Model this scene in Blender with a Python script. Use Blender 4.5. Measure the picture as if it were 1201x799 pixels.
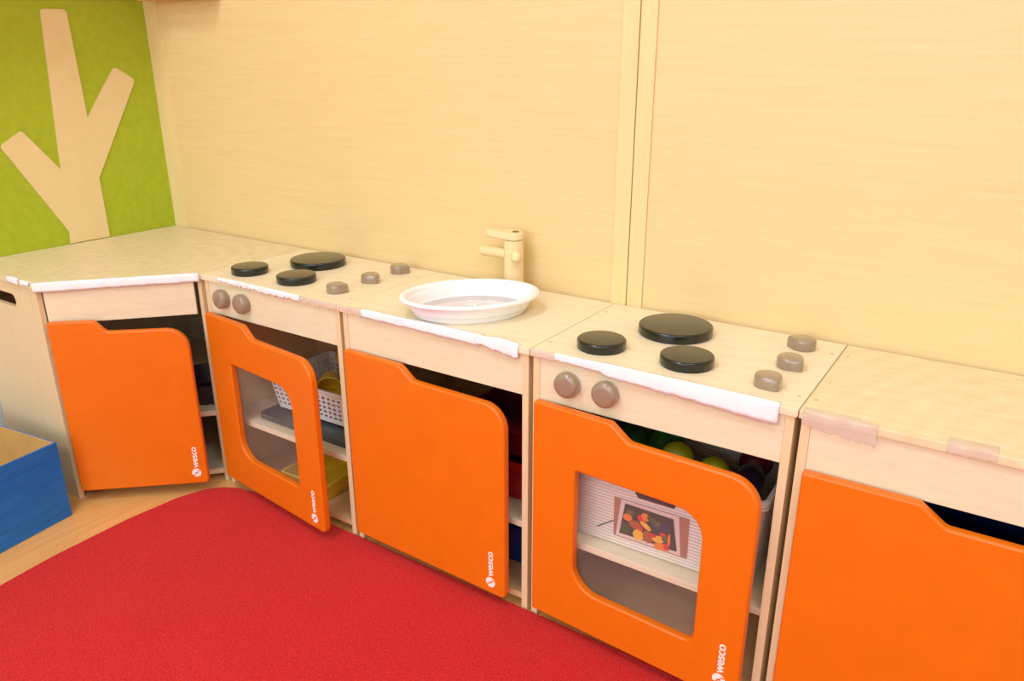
import bpy, bmesh, math, random
from math import sin, cos, pi, radians
from mathutils import Vector, Matrix
random.seed(7)
SC = bpy.context.scene
COL = SC.collection
for o in list(bpy.data.objects):
    bpy.data.objects.remove(o, do_unlink=True)

# ------------------------------------------------------------------ camera
cam_d = bpy.data.cameras.new('camera'); cam = bpy.data.objects.new('camera', cam_d); COL.objects.link(cam)
yaw, pitch, roll = .5892, .3422, -.0011
fwd = Vector((-sin(yaw)*cos(pitch), cos(yaw)*cos(pitch), -sin(pitch)))
right = Vector((cos(yaw), sin(yaw), 0)); up = right.cross(fwd)
r2 = right*cos(roll) + up*sin(roll); u2 = -right*sin(roll) + up*cos(roll)
m = Matrix((r2, u2, -fwd)).transposed().to_4x4(); m.translation = Vector((1.9089, -1.2168, .8949))
cam.matrix_world = m
cam_d.sensor_fit = 'HORIZONTAL'; cam_d.sensor_width = 36.0; cam_d.lens = 901.5/1201*36.0
cam_d.clip_start = .02
SC.camera = cam

# ------------------------------------------------------------------ world, lights, exposure
w = bpy.data.worlds.new('world'); SC.world = w; w.use_nodes = True
w.node_tree.nodes['Background'].inputs[0].default_value = (1, .98, .95, 1)
w.node_tree.nodes['Background'].inputs[1].default_value = .25
SC.view_settings.view_transform = 'Standard'
SC.view_settings.look = 'None'
SC.view_settings.gamma = 1.0
SC.view_settings.use_curve_mapping = False
SC.view_settings.exposure = -0.80
ROOM_X, ROOM_Y, ROOM_Z = 4.0, -3.6, 2.5
CEIL_LAMPS = [(0.95, -1.25, 25), (2.55, -1.25, 18), (0.95, -2.7, 20), (2.55, -2.7, 18)]
def area(name, loc, rot, sx, sy, power, color=(.89, 1.0, 1.14)):
    l = bpy.data.lights.new(name, 'AREA'); l.shape = 'RECTANGLE'; l.size = sx; l.size_y = sy; l.energy = power; l.color = color
    o = bpy.data.objects.new(name, l); COL.objects.link(o); o.location = loc; o.rotation_euler = rot
    return o
for (lx, ly, pw) in CEIL_LAMPS:
    area('ceiling_lamp_light', (lx, ly, ROOM_Z-.045), (0, 0, 0), .55, .55, pw)
# added frontal fill light, just inside the wall behind the camera
area('front_fill_light', (1.6, ROOM_Y+.05, 1.35), (radians(90), 0, 0), 2.2, 1.3, 62, (.89, 1.0, 1.14))

# ------------------------------------------------------------------ materials
def new_mat(name):
    mt = bpy.data.materials.new(name); mt.use_nodes = True
    nt = mt.node_tree; b = nt.nodes['Principled BSDF']
    return mt, nt, b
def S(c):   # sRGB 0-255 -> linear
    out = []
    for v in c:
        v /= 255.0
        out.append(v/12.92 if v <= .04045 else ((v+.055)/1.055)**2.4)
    return (*out, 1)
def plain(name, col, rough=.5, spec=.5, coat=0, noise=0.0, nscale=40, bump=0.0, bscale=200, coat_rough=.1):
    mt, nt, b = new_mat(name); L = nt.links
    b.inputs['Roughness'].default_value = rough; b.inputs['Specular IOR Level'].default_value = spec
    b.inputs['Coat Weight'].default_value = coat; b.inputs['Coat Roughness'].default_value = coat_rough
    c = S(col); b.inputs['Base Color'].default_value = c
    tc = nt.nodes.new('ShaderNodeTexCoord')
    if noise:
        n = nt.nodes.new('ShaderNodeTexNoise'); n.inputs['Scale'].default_value = nscale; n.inputs['Detail'].default_value = 4
        r = nt.nodes.new('ShaderNodeValToRGB')
        r.color_ramp.elements[0].position = .3; r.color_ramp.elements[1].position = .7
        r.color_ramp.elements[0].color = (*[x*(1-noise) for x in c[:3]], 1)
        r.color_ramp.elements[1].color = (*[min(1, x*(1+noise)) for x in c[:3]], 1)
        L.new(tc.outputs['Object'], n.inputs['Vector']); L.new(n.outputs['Fac'], r.inputs['Fac']); L.new(r.outputs['Color'], b.inputs['Base Color'])
    if bump:
        n2 = nt.nodes.new('ShaderNodeTexNoise'); n2.inputs['Scale'].default_value = bscale; n2.inputs['Detail'].default_value = 3
        bp = nt.nodes.new('ShaderNodeBump'); bp.inputs['Strength'].default_value = bump; bp.inputs['Distance'].default_value = .002
        L.new(tc.outputs['Object'], n2.inputs['Vector']); L.new(n2.outputs['Fac'], bp.inputs['Height']); L.new(bp.outputs['Normal'], b.inputs['Normal'])
    return mt
def wood(name, c1, c2, stretch, rough=.42, scale=9.0, rings=0.0, ring_stretch=(1, 1, 1), spec=.4, coat=0.0, ring_loc=(0, 0, 0)):
    """grain runs along the axis whose stretch is small"""
    mt, nt, b = new_mat(name); L = nt.links
    b.inputs['Roughness'].default_value = rough; b.inputs['Specular IOR Level'].default_value = spec
    b.inputs['Coat Weight'].default_value = coat; b.inputs['Coat Roughness'].default_value = .25
    tc = nt.nodes.new('ShaderNodeTexCoord')
    mp = nt.nodes.new('ShaderNodeMapping'); mp.inputs['Scale'].default_value = stretch
    n = nt.nodes.new('ShaderNodeTexNoise'); n.inputs['Scale'].default_value = scale; n.inputs['Detail'].default_value = 6; n.inputs['Roughness'].default_value = .6
    L.new(tc.outputs['Object'], mp.inputs['Vector']); L.new(mp.outputs['Vector'], n.inputs['Vector'])
    fac = n.outputs['Fac']
    if rings:
        mp2 = nt.nodes.new('ShaderNodeMapping'); mp2.inputs['Scale'].default_value = ring_stretch; mp2.inputs['Location'].default_value = ring_loc
        wv = nt.nodes.new('ShaderNodeTexWave'); wv.wave_type = 'RINGS'; wv.rings_direction = 'SPHERICAL'
        wv.inputs['Scale'].default_value = 3.2; wv.inputs['Distortion'].default_value = 3.0; wv.inputs['Detail'].default_value = 1; wv.inputs['Detail Scale'].default_value = 1.2
        L.new(tc.outputs['Object'], mp2.inputs['Vector']); L.new(mp2.outputs['Vector'], wv.inputs['Vector'])
        mx = nt.nodes.new('ShaderNodeMix'); mx.data_type = 'FLOAT'; mx.inputs['Factor'].default_value = rings
        L.new(fac, mx.inputs['A']); L.new(wv.outputs['Fac'], mx.inputs['B']); fac = mx.outputs['Result']
    r = nt.nodes.new('ShaderNodeValToRGB'); r.color_ramp.elements[0].position = .28; r.color_ramp.elements[1].position = .72
    r.color_ramp.elements[0].color = S(c1); r.color_ramp.elements[1].color = S(c2)
    L.new(fac, r.inputs['Fac']); L.new(r.outputs['Color'], b.inputs['Base Color'])
    bp = nt.nodes.new('ShaderNodeBump'); bp.inputs['Strength'].default_value = .06; bp.inputs['Distance'].default_value = .001
    L.new(fac, bp.inputs['Height']); L.new(bp.outputs['Normal'], b.inputs['Normal'])
    return mt
M = {}
M['wall_lam'] = wood('beech_laminate_wall', (235, 205, 146), (242, 214, 158), (1.2, 9, 26), .45, 6)
M['trim'] = wood('beech_trim', (238, 210, 150), (245, 219, 162), (26, 9, .8), .45, 6)
M['top_warm'] = wood('varnished_birch_top', (229, 208, 164), (243, 226, 186), (5, 16, 6), .4, 5, .13, (3.0, 1.9, 0), ring_loc=(-.95, .66, 0))
M['top_pale'] = wood('birch_top', (243, 224, 186), (248, 232, 200), (3, 22, 6), .42, 5, .2, (1.5, 4, 1))
M['ply'] = wood('birch_plywood', (232, 216, 180), (241, 227, 194), (3, 5, 22), .5, 5)
M['ply_v'] = wood('birch_plywood_vertical', (234, 205, 158), (241, 215, 170), (22, 22, 2), .5, 5)
M['inner'] = wood('birch_warm_bounce', (226, 184, 134), (236, 198, 148), (3, 5, 22), .55, 5)  # bounce light from the orange doors is put into this warmer birch colour
M['ply_edge'] = wood('plywood_edge', (222, 178, 122), (236, 198, 146), (2, 2, 60), .55, 10)
M['orange'] = plain('orange_lacquer', (236, 116, 14), .34, .45, 0, .03, 25, .05, 350)
M['burner'] = plain('black_green_gloss', (14, 22, 15), .3, .4, .5, 0, 0, .05, 120, .07)
M['knob'] = plain('grey_brown_paint', (156, 134, 110), .28, .5, .8, .05, 300, .08, 260)
M['faucet'] = wood('pale_maple', (244, 216, 160), (249, 226, 178), (16, 16, 2), .5, 6)
M['tape'] = plain('white_cloth_tape', (251, 249, 250), .55, .3, 0, .03, 30, .25, 90)
M['rug'] = None
M['green'] = plain('green_panel', (172, 188, 44), .6, .3, 0, .06, 60, .1, 500)
M['tree'] = plain('beige_panel', (236, 214, 160), .55, .3, 0, .02, 30)
M['white_wall'] = plain('white_wall_paint', (240, 238, 232), .7, .2, 0, .01, 8, .05, 200)
M['white_plastic'] = plain('white_plastic', (240, 234, 230), .35, .5)
M['logo'] = plain('white_print', (255, 250, 245), .5, .3)
M['blue_card'] = plain('blue_cardboard', (6, 112, 205), .42, .4, 0, .10, 9, .08, 60)
def scuffed():
    mt, nt, b = new_mat('blue_cardboard'); L = nt.links
    b.inputs['Roughness'].default_value = .4
    tc = nt.nodes.new('ShaderNodeTexCoord'); mp = nt.nodes.new('ShaderNodeMapping'); mp.inputs['Scale'].default_value = (9, 3, 34); mp.inputs['Rotation'].default_value = (.15, 0, 0)
    n = nt.nodes.new('ShaderNodeTexNoise'); n.inputs['Scale'].default_value = 2.2; n.inputs['Detail'].default_value = 6; n.inputs['Roughness'].default_value = .65
    r = nt.nodes.new('ShaderNodeValToRGB'); e = r.color_ramp.elements
    e[0].position = .35; e[0].color = S((0, 104, 196)); e[1].position = .60; e[1].color = S((8, 124, 216))
    x = e.new(.70); x.color = S((90, 148, 205)); x = e.new(.80); x.color = S((150, 170, 205))
    L.new(tc.outputs['Object'], mp.inputs['Vector']); L.new(mp.outputs['Vector'], n.inputs['Vector']); L.new(n.outputs['Fac'], r.inputs['Fac']); L.new(r.outputs['Color'], b.inputs['Base Color'])
    return mt
M['blue_card'] = scuffed()
M['raw_card'] = plain('brown_cardboard', (205, 165, 98), .75, .2, 0, .08, 14)
M['yellow'] = plain('yellow_plastic', (255, 214, 56), .35, .5)
M['red_bin'] = plain('red_plastic', (176, 14, 26), .35, .5)
M['dark_red'] = plain('dark_red_plastic', (112, 16, 32), .4, .5)
M['blue_bin'] = plain('blue_plastic', (24, 58, 150), .35, .5)
M['dark_grey'] = plain('dark_grey_plastic', (74, 80, 82), .3, .5)
M['black'] = plain('black_plastic_and_slot_shade', (30, 28, 30), .35, .5)
M['pan'] = plain('dark_purple_pan', (58, 40, 52), .3, .5)
M['metal'] = plain('grey_metal', (120, 116, 112), .35, .5)
M['screw'] = plain('screw_head', (208, 182, 142), .4, .5)
M['lime'] = plain('lime_fruit', (176, 190, 30), .4, .5)
M['leaf'] = plain('green_vegetable', (42, 110, 40), .5, .4, 0, .2, 60)
M['purple'] = plain('aubergine', (48, 28, 60), .25, .5)
M['tomato'] = plain('tomato_red', (190, 34, 26), .35, .5)
def rug_mat():
    mt, nt, b = new_mat('red_rug_pile'); L = nt.links
    b.inputs['Roughness'].default_value = .95; b.inputs['Specular IOR Level'].default_value = .1
    b.inputs['Sheen Weight'].default_value = .25; b.inputs['Sheen Roughness'].default_value = .5
    b.inputs['Sheen Tint'].default_value = (1, .35, .35, 1)
    tc = nt.nodes.new('ShaderNodeTexCoord')
    n = nt.nodes.new('ShaderNodeTexNoise'); n.inputs['Scale'].default_value = 300; n.inputs['Detail'].default_value = 3; n.inputs['Roughness'].default_value = .7
    n3 = nt.nodes.new('ShaderNodeTexNoise'); n3.inputs['Scale'].default_value = 9; n3.inputs['Detail'].default_value = 3
    mx = nt.nodes.new('ShaderNodeMix'); mx.data_type = 'FLOAT'; mx.inputs['Factor'].default_value = .07
    r = nt.nodes.new('ShaderNodeValToRGB'); r.color_ramp.elements[0].position = .38; r.color_ramp.elements[1].position = .62
    r.color_ramp.elements[0].color = S((194, 26, 28)); r.color_ramp.elements[1].color = S((230, 46, 42))
    bp = nt.nodes.new('ShaderNodeBump'); bp.inputs['Strength'].default_value = .9; bp.inputs['Distance'].default_value = .004
    L.new(tc.outputs['Object'], n.inputs['Vector']); L.new(tc.outputs['Object'], n3.inputs['Vector'])
    L.new(n.outputs['Fac'], mx.inputs['A']); L.new(n3.outputs['Fac'], mx.inputs['B'])
    L.new(mx.outputs['Result'], r.inputs['Fac']); L.new(r.outputs['Color'], b.inputs['Base Color'])
    L.new(n.outputs['Fac'], bp.inputs['Height']); L.new(bp.outputs['Normal'], b.inputs['Normal'])
    return mt
M['rug'] = rug_mat()
M['floor'] = wood('beech_floor', (224, 164, 92), (240, 186, 112), (14, 1, 1), .4, 5)
def clear_mat(name, tint, alpha, rough=.08):
    mt, nt, b = new_mat(name)
    b.inputs['Base Color'].default_value = S(tint); b.inputs['Roughness'].default_value = rough
    b.inputs['Alpha'].default_value = alpha
    return mt
M['pane'] = clear_mat('acrylic_pane', (235, 220, 215), .05, .05)
M['clear_tape'] = clear_mat('clear_tape', (248, 228, 216), .30, .2)
def milky():
    mt, nt, b = new_mat('milky_plastic')
    b.inputs['Base Color'].default_value = S((250, 249, 249)); b.inputs['Roughness'].default_value = .3
    return mt
M['milky'] = milky()
M['bowl_floor'] = plain('grey_clear_base', (222, 212, 212), .18, .5, .3, .08, 26, .3, 50)
def ribbed():
    mt, nt, b = new_mat('ribbed_white_plastic'); L = nt.links
    b.inputs['Base Color'].default_value = S((236, 226, 216)); b.inputs['Roughness'].default_value = .35
    tc = nt.nodes.new('ShaderNodeTexCoord'); wv = nt.nodes.new('ShaderNodeTexWave'); wv.bands_direction = 'Z'
    wv.inputs['Scale'].default_value = 55; bp = nt.nodes.new('ShaderNodeBump'); bp.inputs['Strength'].default_value = .5; bp.inputs['Distance'].default_value = .002
    L.new(tc.outputs['Object'], wv.inputs['Vector']); L.new(wv.outputs['Fac'], bp.inputs['Height']); L.new(bp.outputs['Normal'], b.inputs['Normal'])
    return mt
M['ribbed'] = ribbed()

# ------------------------------------------------------------------ mesh helpers
def finish(name, bm, mat, parent=None, smooth=None, loc=None, rot=None, mats=None, wn=False):
    bmesh.ops.recalc_face_normals(bm, faces=bm.faces[:])
    me = bpy.data.meshes.new(name); bm.to_mesh(me); bm.free()
    for x in (mats or [mat]): me.materials.append(x)
    if smooth is not None:
        for p in me.polygons: p.use_smooth = True
        me.set_sharp_from_angle(angle=radians(smooth))
    o = bpy.data.objects.new(name, me); COL.objects.link(o)
    if parent: o.parent = parent
    if loc: o.location = loc
    if rot: o.rotation_euler = rot
    if wn:
        wm = o.modifiers.new('wn', 'WEIGHTED_NORMAL'); wm.keep_sharp = True; wm.weight = 90
    return o
def box(bm, x0, x1, y0, y1, z0, z1, bev=0.0, seg=2, mtx=None):
    r = bmesh.ops.create_cube(bm, size=1)
    vs = r['verts']
    for v in vs:
        v.co = Vector(((x0+x1)/2 + v.co.x*(x1-x0), (y0+y1)/2 + v.co.y*(y1-y0), (z0+z1)/2 + v.co.z*(z1-z0)))
    if mtx is not None:
        for v in vs: v.co = mtx @ v.co
    if bev:
        es = list({e for v in vs for e in v.link_edges})
        bmesh.ops.bevel(bm, geom=es, offset=bev, segments=seg, profile=.5, affect='EDGES')
def boxobj(name, x0, x1, y0, y1, z0, z1, mat, parent=None, bev=.0015, seg=2, **k):
    bm = bmesh.new(); box(bm, x0, x1, y0, y1, z0, z1, bev, seg)
    return finish(name, bm, mat, parent, smooth=40 if bev else None, wn=bool(bev), **k)
def lathe(bm, prof, n=48, mtx=None, ax=1.0, ay=1.0, cap0=True, cap1=True):
    rings = []
    for (r, z) in prof:
        if r < 1e-6:
            rings.append([bm.verts.new((0, 0, z))])
        else:
            rings.append([bm.verts.new((ax*r*cos(2*pi*i/n), ay*r*sin(2*pi*i/n), z)) for i in range(n)])
    for a, b in zip(rings, rings[1:]):
        for i in range(n):
            j = (i+1) % n
            if len(a) == 1 and len(b) == 1: continue
            if len(a) == 1: bm.faces.new((a[0], b[i], b[j]))
            elif len(b) == 1: bm.faces.new((a[i], a[j], b[0]))
            else: bm.faces.new((a[i], a[j], b[j], b[i]))
    if cap0 and len(rings[0]) > 1: bm.faces.new(rings[0][::-1])
    if cap1 and len(rings[-1]) > 1: bm.faces.new(rings[-1])
    if mtx is not None:
        for rg in rings:
            for v in rg: v.co = mtx @ v.co
def prism(bm, outer, holes, y0, y1, bev=0.0, seg=3, plane='XZ'):
    """extrude an outline (list of 2D points) with holes between depths y0 (front) and y1"""
    def P(p, d):
        if plane == 'XZ': return (p[0], d, p[1])
        if plane == 'XY': return (p[0], p[1], d)
        if plane == 'YZ': return (d, p[0], p[1])
    loops = [outer] + list(holes)
    rim = []
    fa = []; fb = []
    ea = []; eb = []
    for lp in loops:
        A = [bm.verts.new(P(p, y0)) for p in lp]; B = [bm.verts.new(P(p, y1)) for p in lp]
        n = len(lp)
        for i in range(n):
            j = (i+1) % n
            ea.append(bm.edges.new((A[i], A[j]))); eb.append(bm.edges.new((B[i], B[j])))
        fa.append(A); fb.append(B)
    if not holes:
        bm.faces.new(fa[0]); bm.faces.new(fb[0][::-1])
    else:
        bmesh.ops.triangle_fill(bm, use_beauty=True, use_dissolve=False, edges=ea)
        bmesh.ops.triangle_fill(bm, use_beauty=True, use_dissolve=False, edges=eb)
    for A, B in zip(fa, fb):
        n = len(A)
        for i in range(n):
            j = (i+1) % n
            bm.faces.new((A[i], B[i], B[j], A[j]))
    if bev:
        bmesh.ops.recalc_face_normals(bm, faces=bm.faces[:])
        bmesh.ops.bevel(bm, geom=ea+eb, offset=bev, segments=seg, profile=.5, affect='EDGES')
def arc_poly(pts, n=8):
    """pts: (x, y, radius); returns outline with rounded corners"""
    out = []
    N = len(pts)
    for i in range(N):
        p0 = Vector(pts[i-1][:2]); p = Vector(pts[i][:2]); p1 = Vector(pts[(i+1) % N][:2]); r = pts[i][2]
        if r <= 0: out.append((p.x, p.y)); continue
        a = (p0-p).normalized(); b = (p1-p).normalized()
        ang = a.angle(b); d = r/math.tan(ang/2)
        c = p + (a+b).normalized()*(r/sin(ang/2))
        s = p + a*d - c; e = p + b*d - c
        a0 = math.atan2(s.y, s.x); a1 = math.atan2(e.y, e.x)
        dl = (a1-a0+pi) % (2*pi) - pi
        for k in range(n+1):
            t = a0 + dl*k/n
            out.append((c.x+r*cos(t), c.y+r*sin(t)))
    return out
def thing(name, label, cat, loc=(0, 0, 0), rotz=0, group=None):
    o = bpy.data.objects.new(name, None); COL.objects.link(o); o.empty_display_size = .05
    o.location = loc; o.rotation_euler = (0, 0, rotz); o['label'] = label; o['category'] = cat
    if group: o['group'] = group
    return o
def tag(o, label, cat, group=None):
    o['label'] = label; o['category'] = cat
    if group: o['group'] = group
    return o
def struct(o):
    o['kind'] = 'structure'; return o

# ------------------------------------------------------------------ the room
D, H = .288, .490
SEAM = [.510, .912, 1.3204, 1.720, 2.122]
T = .012
struct(boxobj('floor', -.3, ROOM_X+.1, ROOM_Y-.1, .12, -.05, 0, M['floor'], bev=0))
wall_b = struct(boxobj('wall_back', -.12, ROOM_X+.1, .012, .12, 0, ROOM_Z, M['white_wall'], bev=0))
for (xa, xb) in ((.050, 1.311), (1.372, 2.65), (2.711, ROOM_X)):
    boxobj('panel', xa, xb, .004, .012, 0, ROOM_Z-.002, M['wall_lam'], wall_b, bev=0)
k = 0
for (xa, xb) in ((-.0095, .050), (1.311, 1.3415), (1.3430, 1.372), (2.65, 2.6795), (2.681, 2.711)):
    k += 1
    struct(boxobj('trim_%d' % k, xa, xb, .0, .012, 0.001, ROOM_Z-.002, M['trim'], bev=.0012))
wall_l = struct(boxobj('wall_left', -.12, -.010, ROOM_Y-.1, .012, 0, ROOM_Z, M['white_wall'], bev=0))
boxobj('panel', -.010, -.004, -1.6, .0, .455, ROOM_Z-.002, M['green'], wall_l, bev=0)
struct(boxobj('wall_right', ROOM_X, ROOM_X+.1, ROOM_Y, .012, 0, ROOM_Z, M['white_wall'], bev=0))
# wall behind the photographer, with an added window opening (2.2 x 1.3)
bm = bmesh.new()
prism(bm, [(-.12, 0), (ROOM_X+.1, 0), (ROOM_X+.1, ROOM_Z), (-.12, ROOM_Z)], [[(.5, .7), (2.7, .7), (2.7, 2.0), (.5, 2.0)]], ROOM_Y-.1, ROOM_Y)
struct(finish('wall_front', bm, M['white_wall']))
win = struct(finish('added_window', (lambda b: (prism(b, [(.5, .7), (2.7, .7), (2.7, 2.0), (.5, 2.0)], [[(.56, .76), (1.57, .76), (1.57, 1.94), (.56, 1.94)], [(1.63, .76), (2.64, .76), (2.64, 1.94), (1.63, 1.94)]], ROOM_Y-.08, ROOM_Y-.03), b)[1])(bmesh.new()), M['white_plastic']))  # unseen window frame, added to go with the fill light
struct(boxobj('ceiling', -.12, ROOM_X+.1, ROOM_Y-.1, .12, ROOM_Z, ROOM_Z+.08, M['white_wall'], bev=0))
lampm, nt, b = new_mat('lamp_diffuser'); b.inputs['Emission Color'].default_value = (1, .97, .92, 1); b.inputs['Emission Strength'].default_value = 2.0
lab = {0: 'square ceiling lamp above the blue box side of the room', 1: 'square ceiling lamp above the open floor before the cabinets',
       2: 'square ceiling lamp near the added window and the white side wall', 3: 'square ceiling lamp near the added window at the far side'}
for i, (lx, ly, pw) in enumerate(CEIL_LAMPS):
    t = thing('ceiling_lamp', lab[i], 'lamp', (lx, ly, ROOM_Z), 0, 'square ceiling lamps')
    bm = bmesh.new(); prism(bm, [(-.32, -.32), (.32, -.32), (.32, .32), (-.32, .32)], [[(-.285, -.285), (.285, -.285), (.285, .285), (-.285, .285)]], -.05, -.001, plane='XY')
    finish('frame', bm, M['white_plastic'], t)
    boxobj('diffuser', -.284, .284, -.284, .284, -.03, -.02, lampm, t, bev=0)

# green board's tree cut-out, on the left wall
ty = [(-.252, 1.018, .008), (-.194, 1.020, .008), (-.189, .781, 0), (-.102, .897, .010), (-.053, .865, .010), (-.187, .638, .004), (-.186, .492, 0),
      (-.284, .492, 0), (-.282, .520, .004), (-.395, .730, .008), (-.344, .761, .008), (-.274, .667, 0)]
bm = bmesh.new(); prism(bm, arc_poly(ty, 5), [], -.0045, -.001, plane='YZ')
tag(finish('tree_cutout', bm, M['tree']), 'beige flat tree shape with three branches on green wall panel', 'wall decoration')

# corner shelf just above the frame: its underside shades the top of both walls
t = thing('wall_shelf', 'wooden corner shelf high above the green panel and worktop', 'shelf', (0, 0, 1.044))
boxobj('board', .052, .297, -.050, -.001, 0, .018, M['ply_edge'], t)
boxobj('back_rail', -.002, .297, -.012, -.001, .0182, .10, M['ply_edge'], t)
boxobj('board', -.003, .16, -1.0, -.0125, .085, .103, M['ply_edge'], t)  # out-of-view ledge on the left wall, added to shade the green panel

# rug
rp = [(.487, -.80, .0), (.472, -.66, 0), (.470, -.51, 0), (.481, -.40, 0), (.500, -.345, 0), (.527, -.316, .0), (.56, -.299, 0), (.62, -.2895, 0), (.70, -.2865, 0), (3.0, -.2865, .05), (3.0, -2.4, .05), (.50, -2.4, .05)]
bm = bmesh.new(); prism(bm, arc_poly(rp), [], .007, .0005, .003, 2, plane='XY')
tag(finish('rug', bm, M['rug'], smooth=40, wn=True), 'large red pile rug with curved corner on the wooden floor', 'rug')

# ------------------------------------------------------------------ cabinet parts
def lettering(door, x, y, z):
    bm = bmesh.new(); lathe(bm, [(.0098, 0), (.0098, .0006)], 28, Matrix.Translation((x, y, z)) @ Matrix.Rotation(radians(90), 4, 'X'))
    finish('logo_badge', bm, M['logo'], door)
    for q in (-.0026, .0026):
        bm = bmesh.new(); pts = []
        for i in range(9):
            u = -1+i/4.0
            pts.append((x+q*.9+.0055*u, z+q+.0016*sin(u*3.0)+.0022*u))
        up_ = [(a, c+.0011) for a, c in pts]; dn = [(a, c-.0011) for a, c in pts][::-1]
        prism(bm, dn+up_, [], y-.0011, y-.0004)
        finish('logo_stroke', bm, M['orange'], door)
    cu = bpy.data.curves.new('lettering', 'FONT'); cu.body = 'wesco'; cu.size = .0195; cu.extrude = .0003; cu.offset = .0003; cu.space_character = 1.0
    tmp = bpy.data.objects.new('tmp', cu); COL.objects.link(tmp)
    bpy.context.view_layer.update()
    me = bpy.data.meshes.new_from_object(tmp.evaluated_get(bpy.context.evaluated_depsgraph_get()))
    bpy.data.objects.remove(tmp, do_unlink=True)
    # face -y, reading upwards
    R = Matrix.Rotation(radians(-90), 4, 'Y') @ Matrix.Rotation(radians(90), 4, 'X')
    me.transform(Matrix.Translation((x+.0055, y-.0003, z+.0125)) @ R)
    me.materials.clear(); me.materials.append(M['logo']); me.name = 'lettering'
    o = bpy.data.objects.new('lettering', me); COL.objects.link(o); o.parent = door
def door_part(parent, hx, hy, ang, wd, window=False, zt=.412, zb=.028, logo=(.030, .052), notch=(.139, .170), drop=.023):
    """hinged at its left edge; local x runs along the door, front face at y=-.016"""
    s0 = .004; s1 = s0+wd
    out = arc_poly([(s0, zb, .004), (s1, zb, .010), (s1, zt-drop, .042), (notch[1], zt-drop, .012), (notch[0], zt, .012), (s0, zt, .004)], 9)
    holes = []
    if window:
        holes = [arc_poly([(.083, .103, .045), (.291, .103, .016), (.291, .316, .040), (.083, .316, .004)], 8)]
    bm = bmesh.new(); prism(bm, out, holes, -.016, -.001, .0035, 3)
    d = finish('door', bm, M['orange'], parent, smooth=50, wn=True, loc=(hx, hy, 0), rot=(0, 0, ang))
    d['label'] = 'orange door with a rounded window' if window else 'orange door with stepped top edge'
    if window:
        bm = bmesh.new(); prism(bm, arc_poly([(.070, .090, .01), (.304, .090, .01), (.304, .329, .01), (.070, .329, .01)], 4), [], -.0008, .0012)
        finish('window_pane', bm, M['pane'], d)
    lettering(d, s1-logo[0], -.0162, logo[1])
    return d
def carcass(c, W, topmat, screws=True):
    """local x 0..W, y -D..0, z 0..H"""
    yf = -D+.004
    for x in (.004, W-.004-T):
        boxobj('side_panel', x, x+T, yf, -.003, 0, H-T, M['ply_v'], c, bev=.001)
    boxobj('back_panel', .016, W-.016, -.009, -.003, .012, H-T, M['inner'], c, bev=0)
    boxobj('apron', .016, W-.016, yf+.001, yf+.013, .408, H-T, M['ply'], c, bev=.0008)
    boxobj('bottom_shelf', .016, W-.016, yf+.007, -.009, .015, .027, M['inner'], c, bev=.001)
    boxobj('shelf', .016, W-.016, yf+.007, -.009, .160, .172, M['ply'], c, bev=.001)
    boxobj('worktop', .0005, W-.0005, -D, -.0015, H-T, H, topmat, c, bev=.0018)
    for x in ((.011, W-.011) if screws else ()):
        for y in (-.245, -.057):
            bm = bmesh.new(); lathe(bm, [(.0027, 0), (.0027, .0004)], 14, Matrix.Translation((x, y, H)))
            finish('screw', bm, M['screw'], c)
def burner(c, x, y, r, h=.0155):
    bm = bmesh.new()
    prof = [(r*.975, 0), (r, .002), (r, h-.0035)]
    for i in range(1, 6):
        a = i/5*pi/2; prof.append((r-.0035+.0035*cos(a), h-.0035+.0035*sin(a)))
    prof.append((0, h))
    lathe(bm, prof, 56, Matrix.Translation((x, y, H)))
    finish('burner', bm, M['burner'], c, smooth=35)
def front_knob(c, x, z, r=.0205):
    bm = bmesh.new(); h = .018
    prof = [(r*.86, 0), (r*.97, .004), (r, .008)]
    for i in range(1, 7):
        a = i/6*pi/2; prof.append((r-.008+.008*cos(a), h-.008+.008*sin(a)))
    prof.append((0, h+.0008))
    lathe(bm, prof, 40, Matrix.Translation((x, -D+.005, z)) @ Matrix.Rotation(radians(90), 4, 'X'))
    finish('knob', bm, M['knob'], c, smooth=40)
def drop_knob(c, x, y, ang, r=.0185, h=.017):
    # round knob with one squared-out corner
    pts = []
    n = 40
    for i in range(n):
        a = 2*pi*i/n; d = abs((a-pi/4+pi) % (2*pi)-pi)
        k = 1.0
        if d < pi/4: k = 1/max(cos(a), sin(a), .01) if 0 <= a <= pi/2 else 1
        k = min(k, 1.30)
        pts.append((r*k*cos(a), r*k*sin(a)))
    bm = bmesh.new(); rings = []
    for (s, z) in [(.98, 0), (1, .002), (1, h-.006), (.975, h-.003), (.91, h-.0008), (.80, h)]:
        rings.append([bm.verts.new((px*s, py*s, z)) for px, py in pts])
    for A, B in zip(rings, rings[1:]):
        for i in range(n): bm.faces.new((A[i], A[(i+1) % n], B[(i+1) % n], B[i]))
    bm.faces.new(rings[0][::-1]); bm.faces.new(rings[-1])
    bmesh.ops.transform(bm, matrix=Matrix.Translation((x, y, H)) @ Matrix.Rotation(ang, 4, 'Z'), verts=bm.verts)
    finish('knob', bm, M['knob'], c, smooth=45)
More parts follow.
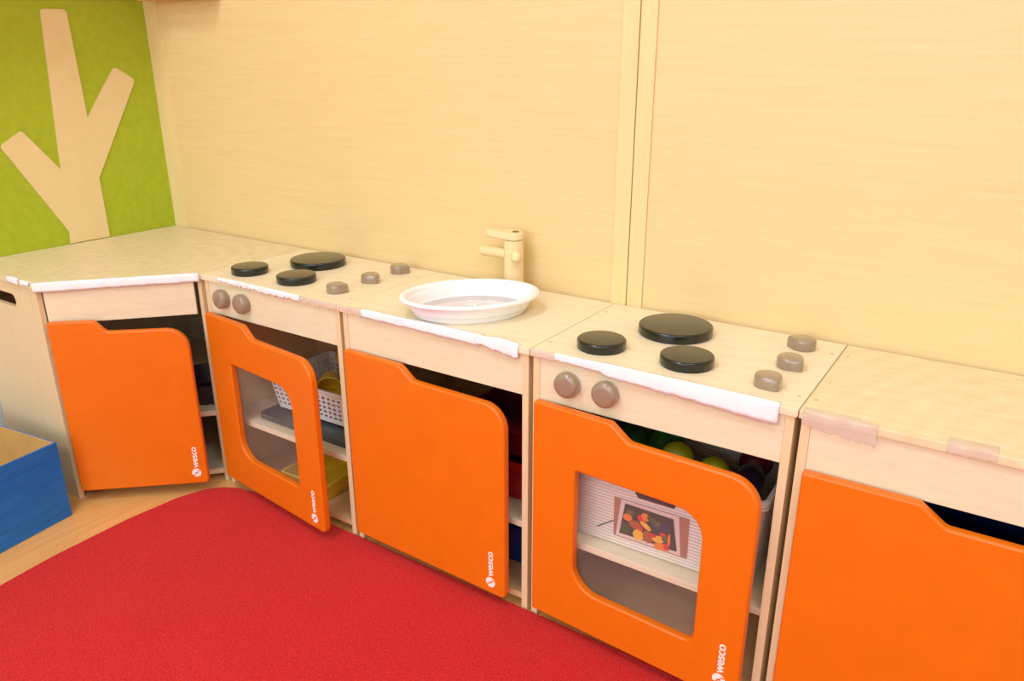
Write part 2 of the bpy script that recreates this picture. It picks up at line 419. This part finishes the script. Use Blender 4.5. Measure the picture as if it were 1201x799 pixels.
def tape_strip(c, p0, p1, nrm, prof_fn, mat=None, n=44, seed=0, name='edge_tape', thick=.0012, rag=.001):
    """tape folded over a worktop edge running p0->p1 (xy); nrm = outward direction; prof_fn(t) -> (top width, front drop)"""
    rnd = random.Random(seed); bm = bmesh.new(); rows = []
    p0 = Vector(p0); p1 = Vector(p1); nrm = Vector(nrm).normalized()
    ja = [rnd.uniform(-1, 1) for _ in range(n+1)]; jb = [rnd.uniform(-1, 1) for _ in range(n+1)]
    for i in range(n+1):
        t = i/n; a, dr = prof_fn(t); a = max(.001, a+ja[i]*rag*.6); dr = max(.003, dr+jb[i]*rag)
        base = p0.lerp(p1, t); wob = .0006*ja[i]
        row = []
        pr = [(-a, .0006), (-a*.5, .0012+.0004*jb[i]), (-.001, .0014), (.0012, .0006), (.0018+wob, -.003), (.0016+wob, -dr*.45), (.0022+wob*1.5, -dr*.75), (.0014, -dr)]
        for (o, z) in pr:
            q = base + nrm*o
            row.append(bm.verts.new((q.x, q.y, H+z)))
        rows.append(row)
    for A, B in zip(rows, rows[1:]):
        for i in range(len(A)-1): bm.faces.new((A[i], A[i+1], B[i+1], B[i]))
    o = finish(name, bm, mat or M['tape'], c, smooth=60)
    s = o.modifiers.new('solid', 'SOLIDIFY'); s.thickness = thick; s.offset = 0
    return o
def lerp_fn(pts):
    def f(t):
        for (a, b) in zip(pts, pts[1:]):
            if t <= b[0]:
                u = (t-a[0])/max(1e-6, b[0]-a[0]); return (a[1]+(b[1]-a[1])*u, a[2]+(b[2]-a[2])*u)
        return pts[-1][1:]
    return f

# --- corner cabinet
A0 = Vector((.300, -.519)); A1 = Vector((.5085, -.288)); dv = (A1-A0).normalized(); dn = Vector((dv.y, -dv.x)); base_ang = math.atan2(dv.y, dv.x)
ca = thing('corner_cabinet', 'corner play cabinet with diagonal orange door beside blue box', 'cabinet', (0, 0, 0))
bm = bmesh.new(); prism(bm, [(-.0032, -.0015), (-.0032, -.522), (A0.x+.001, -.522), (A1.x, A1.y), (.509, -.0015)], [], H-T, H, .0018, 2, plane='XY')
finish('worktop', bm, M['top_warm'], ca, smooth=40, wn=True)
# side panel with a hand hole
bm = bmesh.new()
hole = arc_poly([(.095, .452, .013), (.095, .424, .013), (.205, .424, .013), (.205, .452, .013)], 6)
prism(bm, [(.012, 0), (.298, 0), (.298, H-T), (.012, H-T)], [hole], -.518, -.506, .001, 1)
finish('side_panel', bm, M['ply_v'], ca, smooth=40, wn=True)
boxobj('side_panel', .493, .505, -.287, -.003, 0, H-T, M['ply_v'], ca, bev=.001)
boxobj('back_panel', .012, .018, -.506, -.012, .012, H-T, M['ply'], ca, bev=0)
boxobj('back_panel', .018, .493, -.012, -.006, .012, H-T, M['ply'], ca, bev=0)
for (nm, za, zb_) in (('bottom_shelf', .015, .027), ('shelf', .160, .172)):
    bm = bmesh.new(); prism(bm, [(.018, -.012), (.018, -.506), (.286, -.506), (.493, -.280), (.493, -.012)], [], za, zb_, .001, 1, plane='XY')
    finish(nm, bm, M['ply'], ca)
bm = bmesh.new(); L_ = (A1-A0).length
box(bm, .012, L_-.016, 0, .012, .403, H-T, .0008, 1)
bmesh.ops.transform(bm, matrix=Matrix.Translation((A0.x-dn.x*.003, A0.y-dn.y*.003, 0)) @ Matrix.Rotation(base_ang, 4, 'Z'), verts=bm.verts)
finish('apron', bm, M['ply'], ca)
hp = A0 + dv*.006 + dn*.001
door_part(ca, hp.x+dv.x*.004, hp.y+dv.y*.004, base_ang-radians(6), .266, logo=(.023, .055), notch=(.092, .114), drop=.024)
W0 = Vector((A0.x+.001, -.522)); W1 = A1.copy(); wdv = (W1-W0).normalized()
tape_strip(ca, W0-wdv*.001, W1-wdv*.003, (wdv.y, -wdv.x), lerp_fn([(0, .006, .017), (.5, .008, .016), (1, .011, .016)]), seed=3)
tape_strip(ca, (.20, -.522), (.245, -.522), (0, -1), lerp_fn([(0, .012, .009), (1, .006, .010)]), seed=31, n=14)
tape_strip(ca, (.252, -.522), (.290, -.522), (0, -1), lerp_fn([(0, .004, .008), (1, .010, .006)]), seed=32, n=14)

# --- straight units
def unit(i, name, label, cat, topmat, door_ang, window, logo=(.030, .052)):
    x0 = SEAM[i]; W = SEAM[i+1]-x0
    c = thing(name, label, cat, (x0, 0, 0), 0, 'orange-doored play kitchen cabinets')
    carcass(c, W, topmat, name != 'sink_cabinet')
    door_part(c, .012, -D+.003, radians(door_ang), .360, window, logo=logo)
    return c, W
cb, WB = unit(0, 'stove_cabinet', 'play stove cabinet with open window door, left of the white basin', 'cabinet', M['top_pale'], -6.5, True)
cc, WC = unit(1, 'sink_cabinet', 'play sink cabinet with wooden tap and plain orange door', 'cabinet', M['top_pale'], -1.5, False)
cd, WD = unit(2, 'stove_cabinet', 'play stove cabinet with window door, right of the white basin', 'cabinet', M['top_pale'], -3.2, True, (.028, .062))
ce, WE = unit(3, 'storage_cabinet', 'play cabinet with bare yellowish top at the right edge', 'cabinet', M['top_warm'], 0, False)
for c, dx in ((cb, -.012), (cd, 0)):
    for (x, y, r) in ((.088, -.222, .0375), (.156, -.096, .059), (.223, -.216, .0390)): burner(c, x+dx, y, r)
    for x in (.068, .1315): front_knob(c, x+dx*.4, .447)
for (x, y, a) in ((.344, -.232, -pi/2), (.350, -.146, -pi/2+.2), (.346, -.056, 2.4)): drop_knob(cd, x, y, a)
for (x, y, a) in ((.335, -.228, -.3), (.337, -.137, -1.0), (.336, -.050, -.5)): drop_knob(cb, x, y, a)
tape_strip(cb, (.055, -D), (.30, -D), (0, -1), lerp_fn([(0, .002, .004), (.2, .008, .007), (.7, .007, .009), (1, .002, .008)]), seed=5, rag=.0025)
tape_strip(cb, (.30, -D), (.398, -D), (0, -1), lerp_fn([(0, .001, .008), (1, .001, .009)]), M['clear_tape'], seed=6, rag=.002, n=20)
tape_strip(cc, (.055, -D), (.315, -D), (0, -1), lerp_fn([(0, .009, .011), (.5, .012, .012), (1, .014, .014)]), seed=8)
tape_strip(cc, (.305, -D), (.388, -D), (0, -1), lerp_fn([(0, .004, .010), (.5, .020, .016), (1, .008, .022)]), seed=9, n=24, rag=.002, thick=.002)
tape_strip(cc, (.002, -D), (.055, -D), (0, -1), lerp_fn([(0, .004, .006), (1, .009, .009)]), M['clear_tape'], seed=10, n=14)
tape_strip(cd, (.045, -D), (.135, -D), (0, -1), lerp_fn([(0, .003, .008), (1, .010, .012)]), seed=12, n=24)
tape_strip(cd, (.125, -D), (.376, -D), (0, -1), lerp_fn([(0, .011, .016), (.5, .011, .021), (.9, .010, .027), (1, .009, .027)]), seed=13, rag=.0012)
tape_strip(cd, (.002, -D), (.046, -D), (0, -1), lerp_fn([(0, .002, .010), (1, .004, .010)]), M['clear_tape'], seed=14, n=12)
tape_strip(ce, (.005, -D), (.092, -D), (0, -1), lerp_fn([(0, .012, .018), (.6, .014, .022), (1, .004, .026)]), M['clear_tape'], seed=15, n=24, rag=.002)
tape_strip(ce, (.165, -D), (.215, -D), (0, -1), lerp_fn([(0, .018, .010), (1, .020, .009)]), M['clear_tape'], seed=16, n=14)

# tap on the sink cabinet (turned wood)
fx, fy = 1.124-SEAM[1], -.036
bm = bmesh.new(); prof = [(.0185, 0), (.0185, .098)] + [(.0185, .0985), (.0175, .1)]
lathe(bm, prof, 32, Matrix.Translation((fx, fy, H)))
fa = finish('faucet', bm, M['faucet'], cc, smooth=40); fa['label'] = 'pale turned wooden tap'
ov = [(.0195*cos(a), .0195*sin(a)) for a in [radians(-84+168*i/14) for i in range(15)]] + [(-.052+.0105*cos(a), .0105*sin(a)) for a in [radians(84+192*i/10) for i in range(11)]]
bm = bmesh.new(); prism(bm, [(fx+a, fy+b_) for a, b_ in ov], [], H+.1005, H+.1155, .004, 3, plane='XY')
finish('lever', bm, M['faucet'], fa, smooth=45, wn=True)
bm = bmesh.new(); lathe(bm, [(.0065, 0), (.0065, .001)], 20, Matrix.Translation((fx+.004, fy, H+.1155)))
finish('screw_cap', bm, plain('brown_cap', (140, 96, 60), .5), fa)
bm = bmesh.new(); lathe(bm, [(.0095, 0), (.0095, .060), (.008, .063), (0, .0635)], 24, Matrix.Translation((fx-.012, fy, H+.071)) @ Matrix.Rotation(radians(-90), 4, 'Y'))
finish('spout', bm, M['faucet'], fa, smooth=40)
bm = bmesh.new(); lathe(bm, [(.0095, 0), (.0105, .016), (.0105, .020), (.0085, .0245), (.005, .027), (0, .028)], 20, Matrix.Translation((fx+.006, fy-.006, H+.073)) @ Matrix.Rotation(radians(40), 4, 'Z') @ Matrix.Rotation(radians(90), 4, 'X'))
finish('peg', bm, M['faucet'], fa, smooth=40)

# ------------------------------------------------------------------ things on and in the cabinets
# oval basin
bw = thing('basin', 'white translucent oval plastic basin on the sink cabinet', 'basin', (1.133, -.187, H+.0003), .83)
bm = bmesh.new()
pf = [(.0, 0), (.60, 0), (.78, 0), (.806, .003), (.86, .022), (.89, .027), (.985, .0285), (1.0, .030), (1.0, .0335), (.985, .0355), (.955, .036), (.915, .0345), (.895, .030), (.86, .014), (.83, .009), (.79, .0075), (0, .0075)]
lathe(bm, pf, 72, None, .123, .09)
finish('shell', bm, M['milky'], bw, smooth=50)
bm = bmesh.new()
rng = random.Random(4)
lathe(bm, [(0, .0080), (.35, .0082), (.78, .0082), (.785, .0076)], 60, None, .123, .09, cap0=False, cap1=False)
finish('inner_base', bm, M['bowl_floor'], bw, smooth=60)
for i in range(11):
    a = rng.uniform(0, 6.28); rr = rng.uniform(.1, .62)
    bm = bmesh.new(); bmesh.ops.create_icosphere(bm, subdivisions=2, radius=1, matrix=Matrix.Translation((.123*rr*cos(a), .09*rr*sin(a), .0086)) @ Matrix.Rotation(a*2, 4, 'Z') @ Matrix.Diagonal((rng.uniform(.003, .009), .003, .0016, 1)))
    finish('raised_dot', bm, M['milky'], bw, smooth=80)

def perforated_basket(root, wx, wy, h, mat, nx, ny, nz, wall=.002, taper=.9, base_holes=True, hole=.56, solid_rim=.012):
    """open basket, local origin at the centre of its base; each side a grid with the holes cut out"""
    def side(name, P, nu, nv, lo, hi):
        bm = bmesh.new()
        us = [0.0]; 
        for i in range(nu):
            us += [(i+.5-hole/2)/nu, (i+.5+hole/2)/nu]
        us.append(1.0); vs = [0.0]
        for j in range(nv):
            vs += [lo+(hi-lo)*(j+.5-hole/2)/nv, lo+(hi-lo)*(j+.5+hole/2)/nv]
        vs.append(1.0)
        V = [[bm.verts.new(P(u, v)) for v in vs] for u in us]
        for i in range(len(us)-1):
            for j in range(len(vs)-1):
                if i % 2 == 1 and j % 2 == 1: continue
                bm.faces.new((V[i][j], V[i+1][j], V[i+1][j+1], V[i][j+1]))
        o = finish(name, bm, mat, root); s = o.modifiers.new('solid', 'SOLIDIFY'); s.thickness = wall; s.offset = 0
        return o
    ax, ay = wx/2, wy/2; bx_, by_ = ax*taper, ay*taper
    def mk(p00, p10, p01, p11):
        a, b_, c_, d_ = map(Vector, (p00, p10, p01, p11))
        return lambda u, v: (a.lerp(b_, u)).lerp(c_.lerp(d_, u), v)
    z0 = wall/2+.0004
    side('side_wall', mk((-bx_, -by_, z0), (bx_, -by_, z0), (-ax, -ay, h), (ax, -ay, h)), nx, nz, .10, 1-solid_rim/h)
    side('side_wall', mk((bx_, by_, z0), (-bx_, by_, z0), (ax, ay, h), (-ax, ay, h)), nx, nz, .10, 1-solid_rim/h)
    side('side_wall', mk((bx_, -by_, z0), (bx_, by_, z0), (ax, -ay, h), (ax, ay, h)), ny, nz, .10, 1-solid_rim/h)
    side('side_wall', mk((-bx_, by_, z0), (-bx_, -by_, z0), (-ax, ay, h), (-ax, -ay, h)), ny, nz, .10, 1-solid_rim/h)
    side('base', mk((-bx_, -by_, z0), (bx_, -by_, z0), (-bx_, by_, z0), (bx_, by_, z0)), nx, ny, .0, 1.0)
    bm = bmesh.new()
    prism(bm, arc_poly([(-ax-.003, -ay-.003, .006), (ax+.003, -ay-.003, .006), (ax+.003, ay+.003, .006), (-ax-.003, ay+.003, .006)], 4),
          [arc_poly([(-ax+.0015, -ay+.0015, .005), (ax-.0015, -ay+.0015, .005), (ax-.0015, ay-.0015, .005), (-ax+.0015, ay-.0015, .005)], 4)], h-.003, h+.001, 0, plane='XY')
    finish('rim', bm, mat, root, smooth=40)
def solid_bin(root, wx, wy, h, mat, taper=.9, wall=.0025, rim=.006, r=.014, rimmat=None):
    ax, ay = wx/2, wy/2
    def ring(s, z, off=0.0):
        return [(x, y, z) for x, y in arc_poly([(-ax*s-off, -ay*s-off, r), (ax*s+off, -ay*s-off, r), (ax*s+off, ay*s+off, r), (-ax*s-off, ay*s+off, r)], 5)]
    bm = bmesh.new()
    prof = [(taper, .0004, 0), (taper+.01, .002, .001), (1.0, h-.012, 0), (1.0, h-.011, rim), (1.0, h, rim), (1.0, h, -wall), (taper, wall+.0004, -wall)]
    R_ = [[bm.verts.new(p) for p in ring(*q)] for q in prof]
    n = len(R_[0])
    for A, B in zip(R_, R_[1:]):
        for i in range(n): bm.faces.new((A[i], A[(i+1) % n], B[(i+1) % n], B[i]))
    bm.faces.new(R_[0][::-1]); bm.faces.new(R_[-1])
    return finish('tub', bm, mat, root, smooth=40)

# inside the stove cabinet left of the basin
lid = thing('tray', 'dark grey flat tray lying under the white perforated basket', 'tray', (.735, -.150, .1722))
bm = bmesh.new(); prism(bm, arc_poly([(-.135, -.105, .012), (.135, -.105, .012), (.135, .105, .012), (-.135, .105, .012)], 5), [], .0004, .006, .001, 2, plane='XY')
finish('plate', bm, M['dark_grey'], lid, smooth=40)
bm = bmesh.new(); prism(bm, arc_poly([(-.135, -.105, .012), (.135, -.105, .012), (.135, .105, .012), (-.135, .105, .012)], 5), [arc_poly([(-.129, -.099, .010), (.129, -.099, .010), (.129, .099, .010), (-.129, .099, .010)], 5)], .0062, .013, 0, plane='XY')
finish('lip', bm, M['dark_grey'], lid, smooth=40)
wbk = thing('basket', 'white perforated plastic basket on the stove cabinet shelf', 'basket', (.738, -.124, .1856), radians(1.5))
perforated_basket(wbk, .272, .180, .075, M['white_plastic'], 18, 12, 5)
def cup(name, label, loc, rot, r, h, mat):
    bm = bmesh.new(); lathe(bm, [(0, 0), (r*.72, 0), (r*.76, .003), (r, h), (r-.002, h), (r*.74-.001, .004), (0, .004)], 32)
    o = finish(name, bm, mat, None, smooth=45, loc=loc, rot=rot); return tag(o, label, 'cup')
cup('toy_cup', 'deep yellow toy cup lying open end outward in white basket', (.664, -.097, .2228), (radians(90), 0, radians(42)), .030, .060, M['yellow'])
cup('toy_cup', 'pale yellow toy cup lying above the deep yellow cup', (.690, -.082, .2795), (radians(84), 0, radians(65)), .025, .058, plain('pale_yellow', (250, 226, 140), .35))
bm = bmesh.new(); lathe(bm, [(0, 0), (.022, 0), (.024, .004), (.030, .055), (.028, .057), (.012, .064), (.012, .078), (0, .079)], 28)
tag(finish('toy_bottle', bm, M['dark_red'], None, smooth=45, loc=(.650, -.165, .1885)), 'dark red toy bottle standing in white perforated basket', 'bottle')
yb = thing('basket', 'shallow yellow mesh basket on the stove cabinet bottom shelf', 'basket', (.727, -.176, .0272), radians(3))
perforated_basket(yb, .130, .165, .036, M['yellow'], 16, 20, 1, taper=.95, hole=.45, solid_rim=.033)
boxobj('catch', .290, .325, -.262, -.245, .148, .160, M['metal'], cb, bev=.002)

# inside the sink cabinet
t = thing('storage_bin', 'red plastic bin standing behind the sink cabinet door', 'bin', (1.195, -.145, .1722)); solid_bin(t, .165, .17, .075, M['red_bin'])
t = thing('storage_bin', 'dark red plastic bin stacked on the red bin', 'bin', (1.195, -.138, .2476)); solid_bin(t, .150, .155, .06, M['dark_red'])
t = thing('storage_bin', 'blue plastic bin on the sink cabinet bottom shelf', 'bin', (1.185, -.125, .0272)); solid_bin(t, .19, .18, .085, M['blue_bin'])

# inside the stove cabinet right of the basin: ribbed bin with a picture card
bx = 1.527; by = -.145
t = thing('storage_bin', 'ribbed white bin with picture card behind the window door', 'bin', (bx, by, .1722), radians(1.2))
tub = solid_bin(t, .312, .218, .150, M['ribbed'], taper=.925, rim=.005)
tub['label'] = 'ribbed white plastic tub'
# card on the sloping front wall
fr = lambda z: -.109*(.925+.075*z/.150)-.0022
def card_poly(name, pts, off, mat, parent, th=.0004):
    bm = bmesh.new(); A = [bm.verts.new((x, fr(z)-off, z)) for x, z in pts]; B = [bm.verts.new((x, fr(z)-off+th, z)) for x, z in pts]
    bm.faces.new(A); bm.faces.new(B[::-1])
    for i in range(len(A)): bm.faces.new((A[i], B[i], B[(i+1) % len(A)], A[(i+1) % len(A)]))
    return finish(name, bm, mat, parent)
pm = lambda n_, c_: plain(n_, c_, .3, .5)
cx0, cz0 = -.009, .060   # card centre
card = card_poly('picture_card', [(cx0-.062, cz0-.042), (cx0+.060, cz0-.042), (cx0+.060, cz0+.030), (cx0-.062, cz0+.030)], .0008, pm('card_mauve', (176, 118, 100)), t)
card['label'] = 'printed photo of a tray of toy food'
card_poly('printed_tray', [(cx0-.058, cz0-.040), (cx0+.050, cz0-.040), (cx0+.044, cz0+.029), (cx0-.050, cz0+.029)], .0012, pm('card_white', (226, 206, 200)), card)
card_poly('printed_tray', [(cx0-.052, cz0-.034), (cx0+.044, cz0-.034), (cx0+.036, cz0+.022), (cx0-.043, cz0+.024)], .0016, pm('card_dark', (54, 46, 40)), card)
pc = [pm('p_orange', (240, 130, 40)), pm('p_yellow', (246, 184, 50)), pm('p_red', (222, 48, 40)), pm('p_brown', (178, 84, 36)), pm('p_olive', (96, 96, 36)), pm('p_blue', (44, 52, 84)), pm('p_green', (60, 84, 40))]
spots = [(-.006, .014, .0065, .0065, 0, 0), (-.035, .004, .007, .006, 0, .3), (-.022, -.006, .010, .007, 3, -.2), (-.005, -.001, .010, .004, 1, -.6), (.010, .001, .004, .009, 5, .5),
         (-.016, -.022, .0085, .009, 1, 0), (.000, -.020, .008, .010, 3, .2), (.017, -.018, .009, .006, 1, .2), (.021, -.030, .010, .006, 0, .1), (-.014, .010, .004, .005, 2, .6),
         (-.013, -.009, .004, .004, 2, 0), (.008, -.014, .005, .003, 2, .2), (.024, -.007, .005, .003, 2, 0), (.031, -.027, .004, .006, 2, .3), (.029, -.014, .006, .005, 4, .2),
         (-.030, .015, .006, .004, 4, .3), (.015, .009, .005, .005, 4, 0), (-.038, -.016, .007, .008, 6, 0), (.026, .006, .007, .007, 5, .3), (.006, .014, .008, .004, 6, -.3), (.0345, -.012, .002, .010, 0, 0)]
for i, (sx, sz, a, b_, ci, ro) in enumerate(spots):
    pts = []
    for k in range(10):
        u = 2*pi*k/10; x = 1.14*a*cos(u); z = 1.14*b_*sin(u)
        pts.append((cx0-.003+sx+x*cos(ro)-z*sin(ro), cz0-.004+sz+x*sin(ro)+z*cos(ro)))
    card_poly('printed_food', pts, .0020+.00008*i, pc[ci], card, .00005)
# flat dark patch over the card, painted for the shade in the grip slot
sl = card_poly('grip_slot_shade', arc_poly([(cx0-.030, cz0+.052, .003), (cx0+.040, cz0+.052, .003), (cx0+.036, cz0+.040, .003), (cx0-.022, cz0+.040, .003)], 3), .0007, M['black'], t)
sl['label'] = 'dark patch painted for the shaded grip opening'
card_poly('crease_line', [(cx0-.092, cz0-.036), (cx0-.0905, cz0-.0375), (cx0-.062, cz0-.016), (cx0-.063, cz0-.0145)], .0007, M['dark_grey'], t)  # thin dark strip laid on for a crease in the tub
# toy food in the bin
def blob(name, label, cat, loc, sc, mat, bumpy=0.0, sub=3, rot=(0, 0, 0), seed=1):
    bm = bmesh.new(); bmesh.ops.create_icosphere(bm, subdivisions=sub, radius=1)
    rr = random.Random(seed)
    for v in bm.verts:
        k_ = 1+bumpy*rr.uniform(-1, 1); v.co = Vector((v.co.x*sc[0]*k_, v.co.y*sc[1]*k_, v.co.z*sc[2]*k_))
    o = finish(name, bm, mat, None, smooth=60, loc=loc, rot=rot); return tag(o, label, cat)
zb0 = .178
for i, (x, lb) in enumerate(((-.075, 'large pale green toy cabbage low in the left of ribbed bin'), (.06, 'large pale green toy cabbage low in the right of ribbed bin'))):
    blob('toy_cabbage', lb, 'toy food', (bx+x, by+.008, zb0+.0545), (.058, .072, .053), M['lime'] if i else M['leaf'], .04, 3, seed=i)
food = [('toy_lettuce', 'ruffled dark green toy lettuce in the ribbed bin', (-.090, -.028, .148), (.040, .045, .028), 'leaf', .12),
        ('toy_broccoli', 'dark green toy broccoli beside two lime fruits', (-.030, -.012, .150), (.030, .036, .030), 'leaf', .16),
        ('toy_lime', 'lime green toy fruit, the larger one, in the ribbed bin', (.006, -.050, .155), (.025, .022, .024), 'lime', 0),
        ('toy_lime', 'lime green toy fruit, the smaller one nearer the right panel', (.064, -.046, .148), (.022, .020, .021), 'lime', 0),
        ('toy_aubergine', 'dark purple toy aubergine at the right of the ribbed bin', (.112, -.035, .138), (.022, .046, .022), 'purple', 0),
        ('toy_plum', 'dark red toy plum at the back of the ribbed bin', (.100, .050, .128), (.026, .026, .024), 'dark_red', 0)]
for i, (nm, lb, p, sc, mt, bu) in enumerate(food):
    blob(nm, lb, 'toy food', (bx+p[0], by+p[1], .1722+p[2]), sc, M[mt], bu, 3, seed=20+i)

# inside the corner cabinet: dark pan
pn = thing('toy_pan', 'dark round toy pan inside the corner cabinet', 'pan', (.400, -.235, .1722))
bm = bmesh.new(); lathe(bm, [(0, .0004), (.058, .0004), (.066, .004), (.078, .048), (.080, .050), (.078, .051), (.063, .006), (0, .004)], 44)
finish('body', bm, M['pan'], pn, smooth=45)
boxobj('handle', -.19, -.07, -.009, .009, .036, .048, M['black'], pn, bev=.004)
# inside the storage cabinet at the right
t = thing('storage_bin', 'blue plastic bin inside the cabinet at the right edge', 'bin', (1.90, -.145, .1722)); solid_bin(t, .20, .20, .19, M['blue_bin'])
t = thing('storage_bin', 'yellow green plastic bin next to the blue bin at right edge', 'bin', (2.050, -.145, .1722)); solid_bin(t, .075, .20, .175, M['lime'])

# ------------------------------------------------------------------ blue cardboard box on the floor
bxr = thing('cardboard_box', 'open blue cardboard box with bare brown inside on the floor', 'box', (.349, -.561, 0), radians(8))
bl, bd, bh, th = .325, .42, .172, .004
def wallpiece(name, x0, x1, y0, y1):
    # outer blue sheet + inner brown liner as sub-part
    o = boxobj(name, x0, x1, y0, y1, .0005, bh, M['blue_card'], bxr, bev=.0012)
    return o
pr_ = wallpiece('side_panel', -th, 0, -bd, 0); boxobj('liner', -th-.0022, -th-.0002, -bd+th, -th, .006, bh+.0008, M['raw_card'], pr_, bev=0)
pr_ = wallpiece('side_panel', -bl, -th-.0003, -th, 0); boxobj('liner', -bl+th, -th-.0025, -th-.0024, -th-.0002, .006, bh+.0008, M['raw_card'], pr_, bev=0)
pr_ = wallpiece('side_panel', -bl, -th-.0003, -bd, -bd+th); boxobj('liner', -bl+th, -th-.0025, -bd+th+.0002, -bd+th+.0024, .006, bh+.0008, M['raw_card'], pr_, bev=0)
pr_ = wallpiece('side_panel', -bl, -bl+th, -bd+th+.0003, -th-.0003); boxobj('liner', -bl+th+.0002, -bl+th+.0024, -bd+th+.003, -th-.003, .006, bh+.0008, M['raw_card'], pr_, bev=0)
boxobj('base', -bl+th+.003, -th-.003, -bd+th+.003, -th-.003, .001, .005, M['raw_card'], bxr, bev=0)
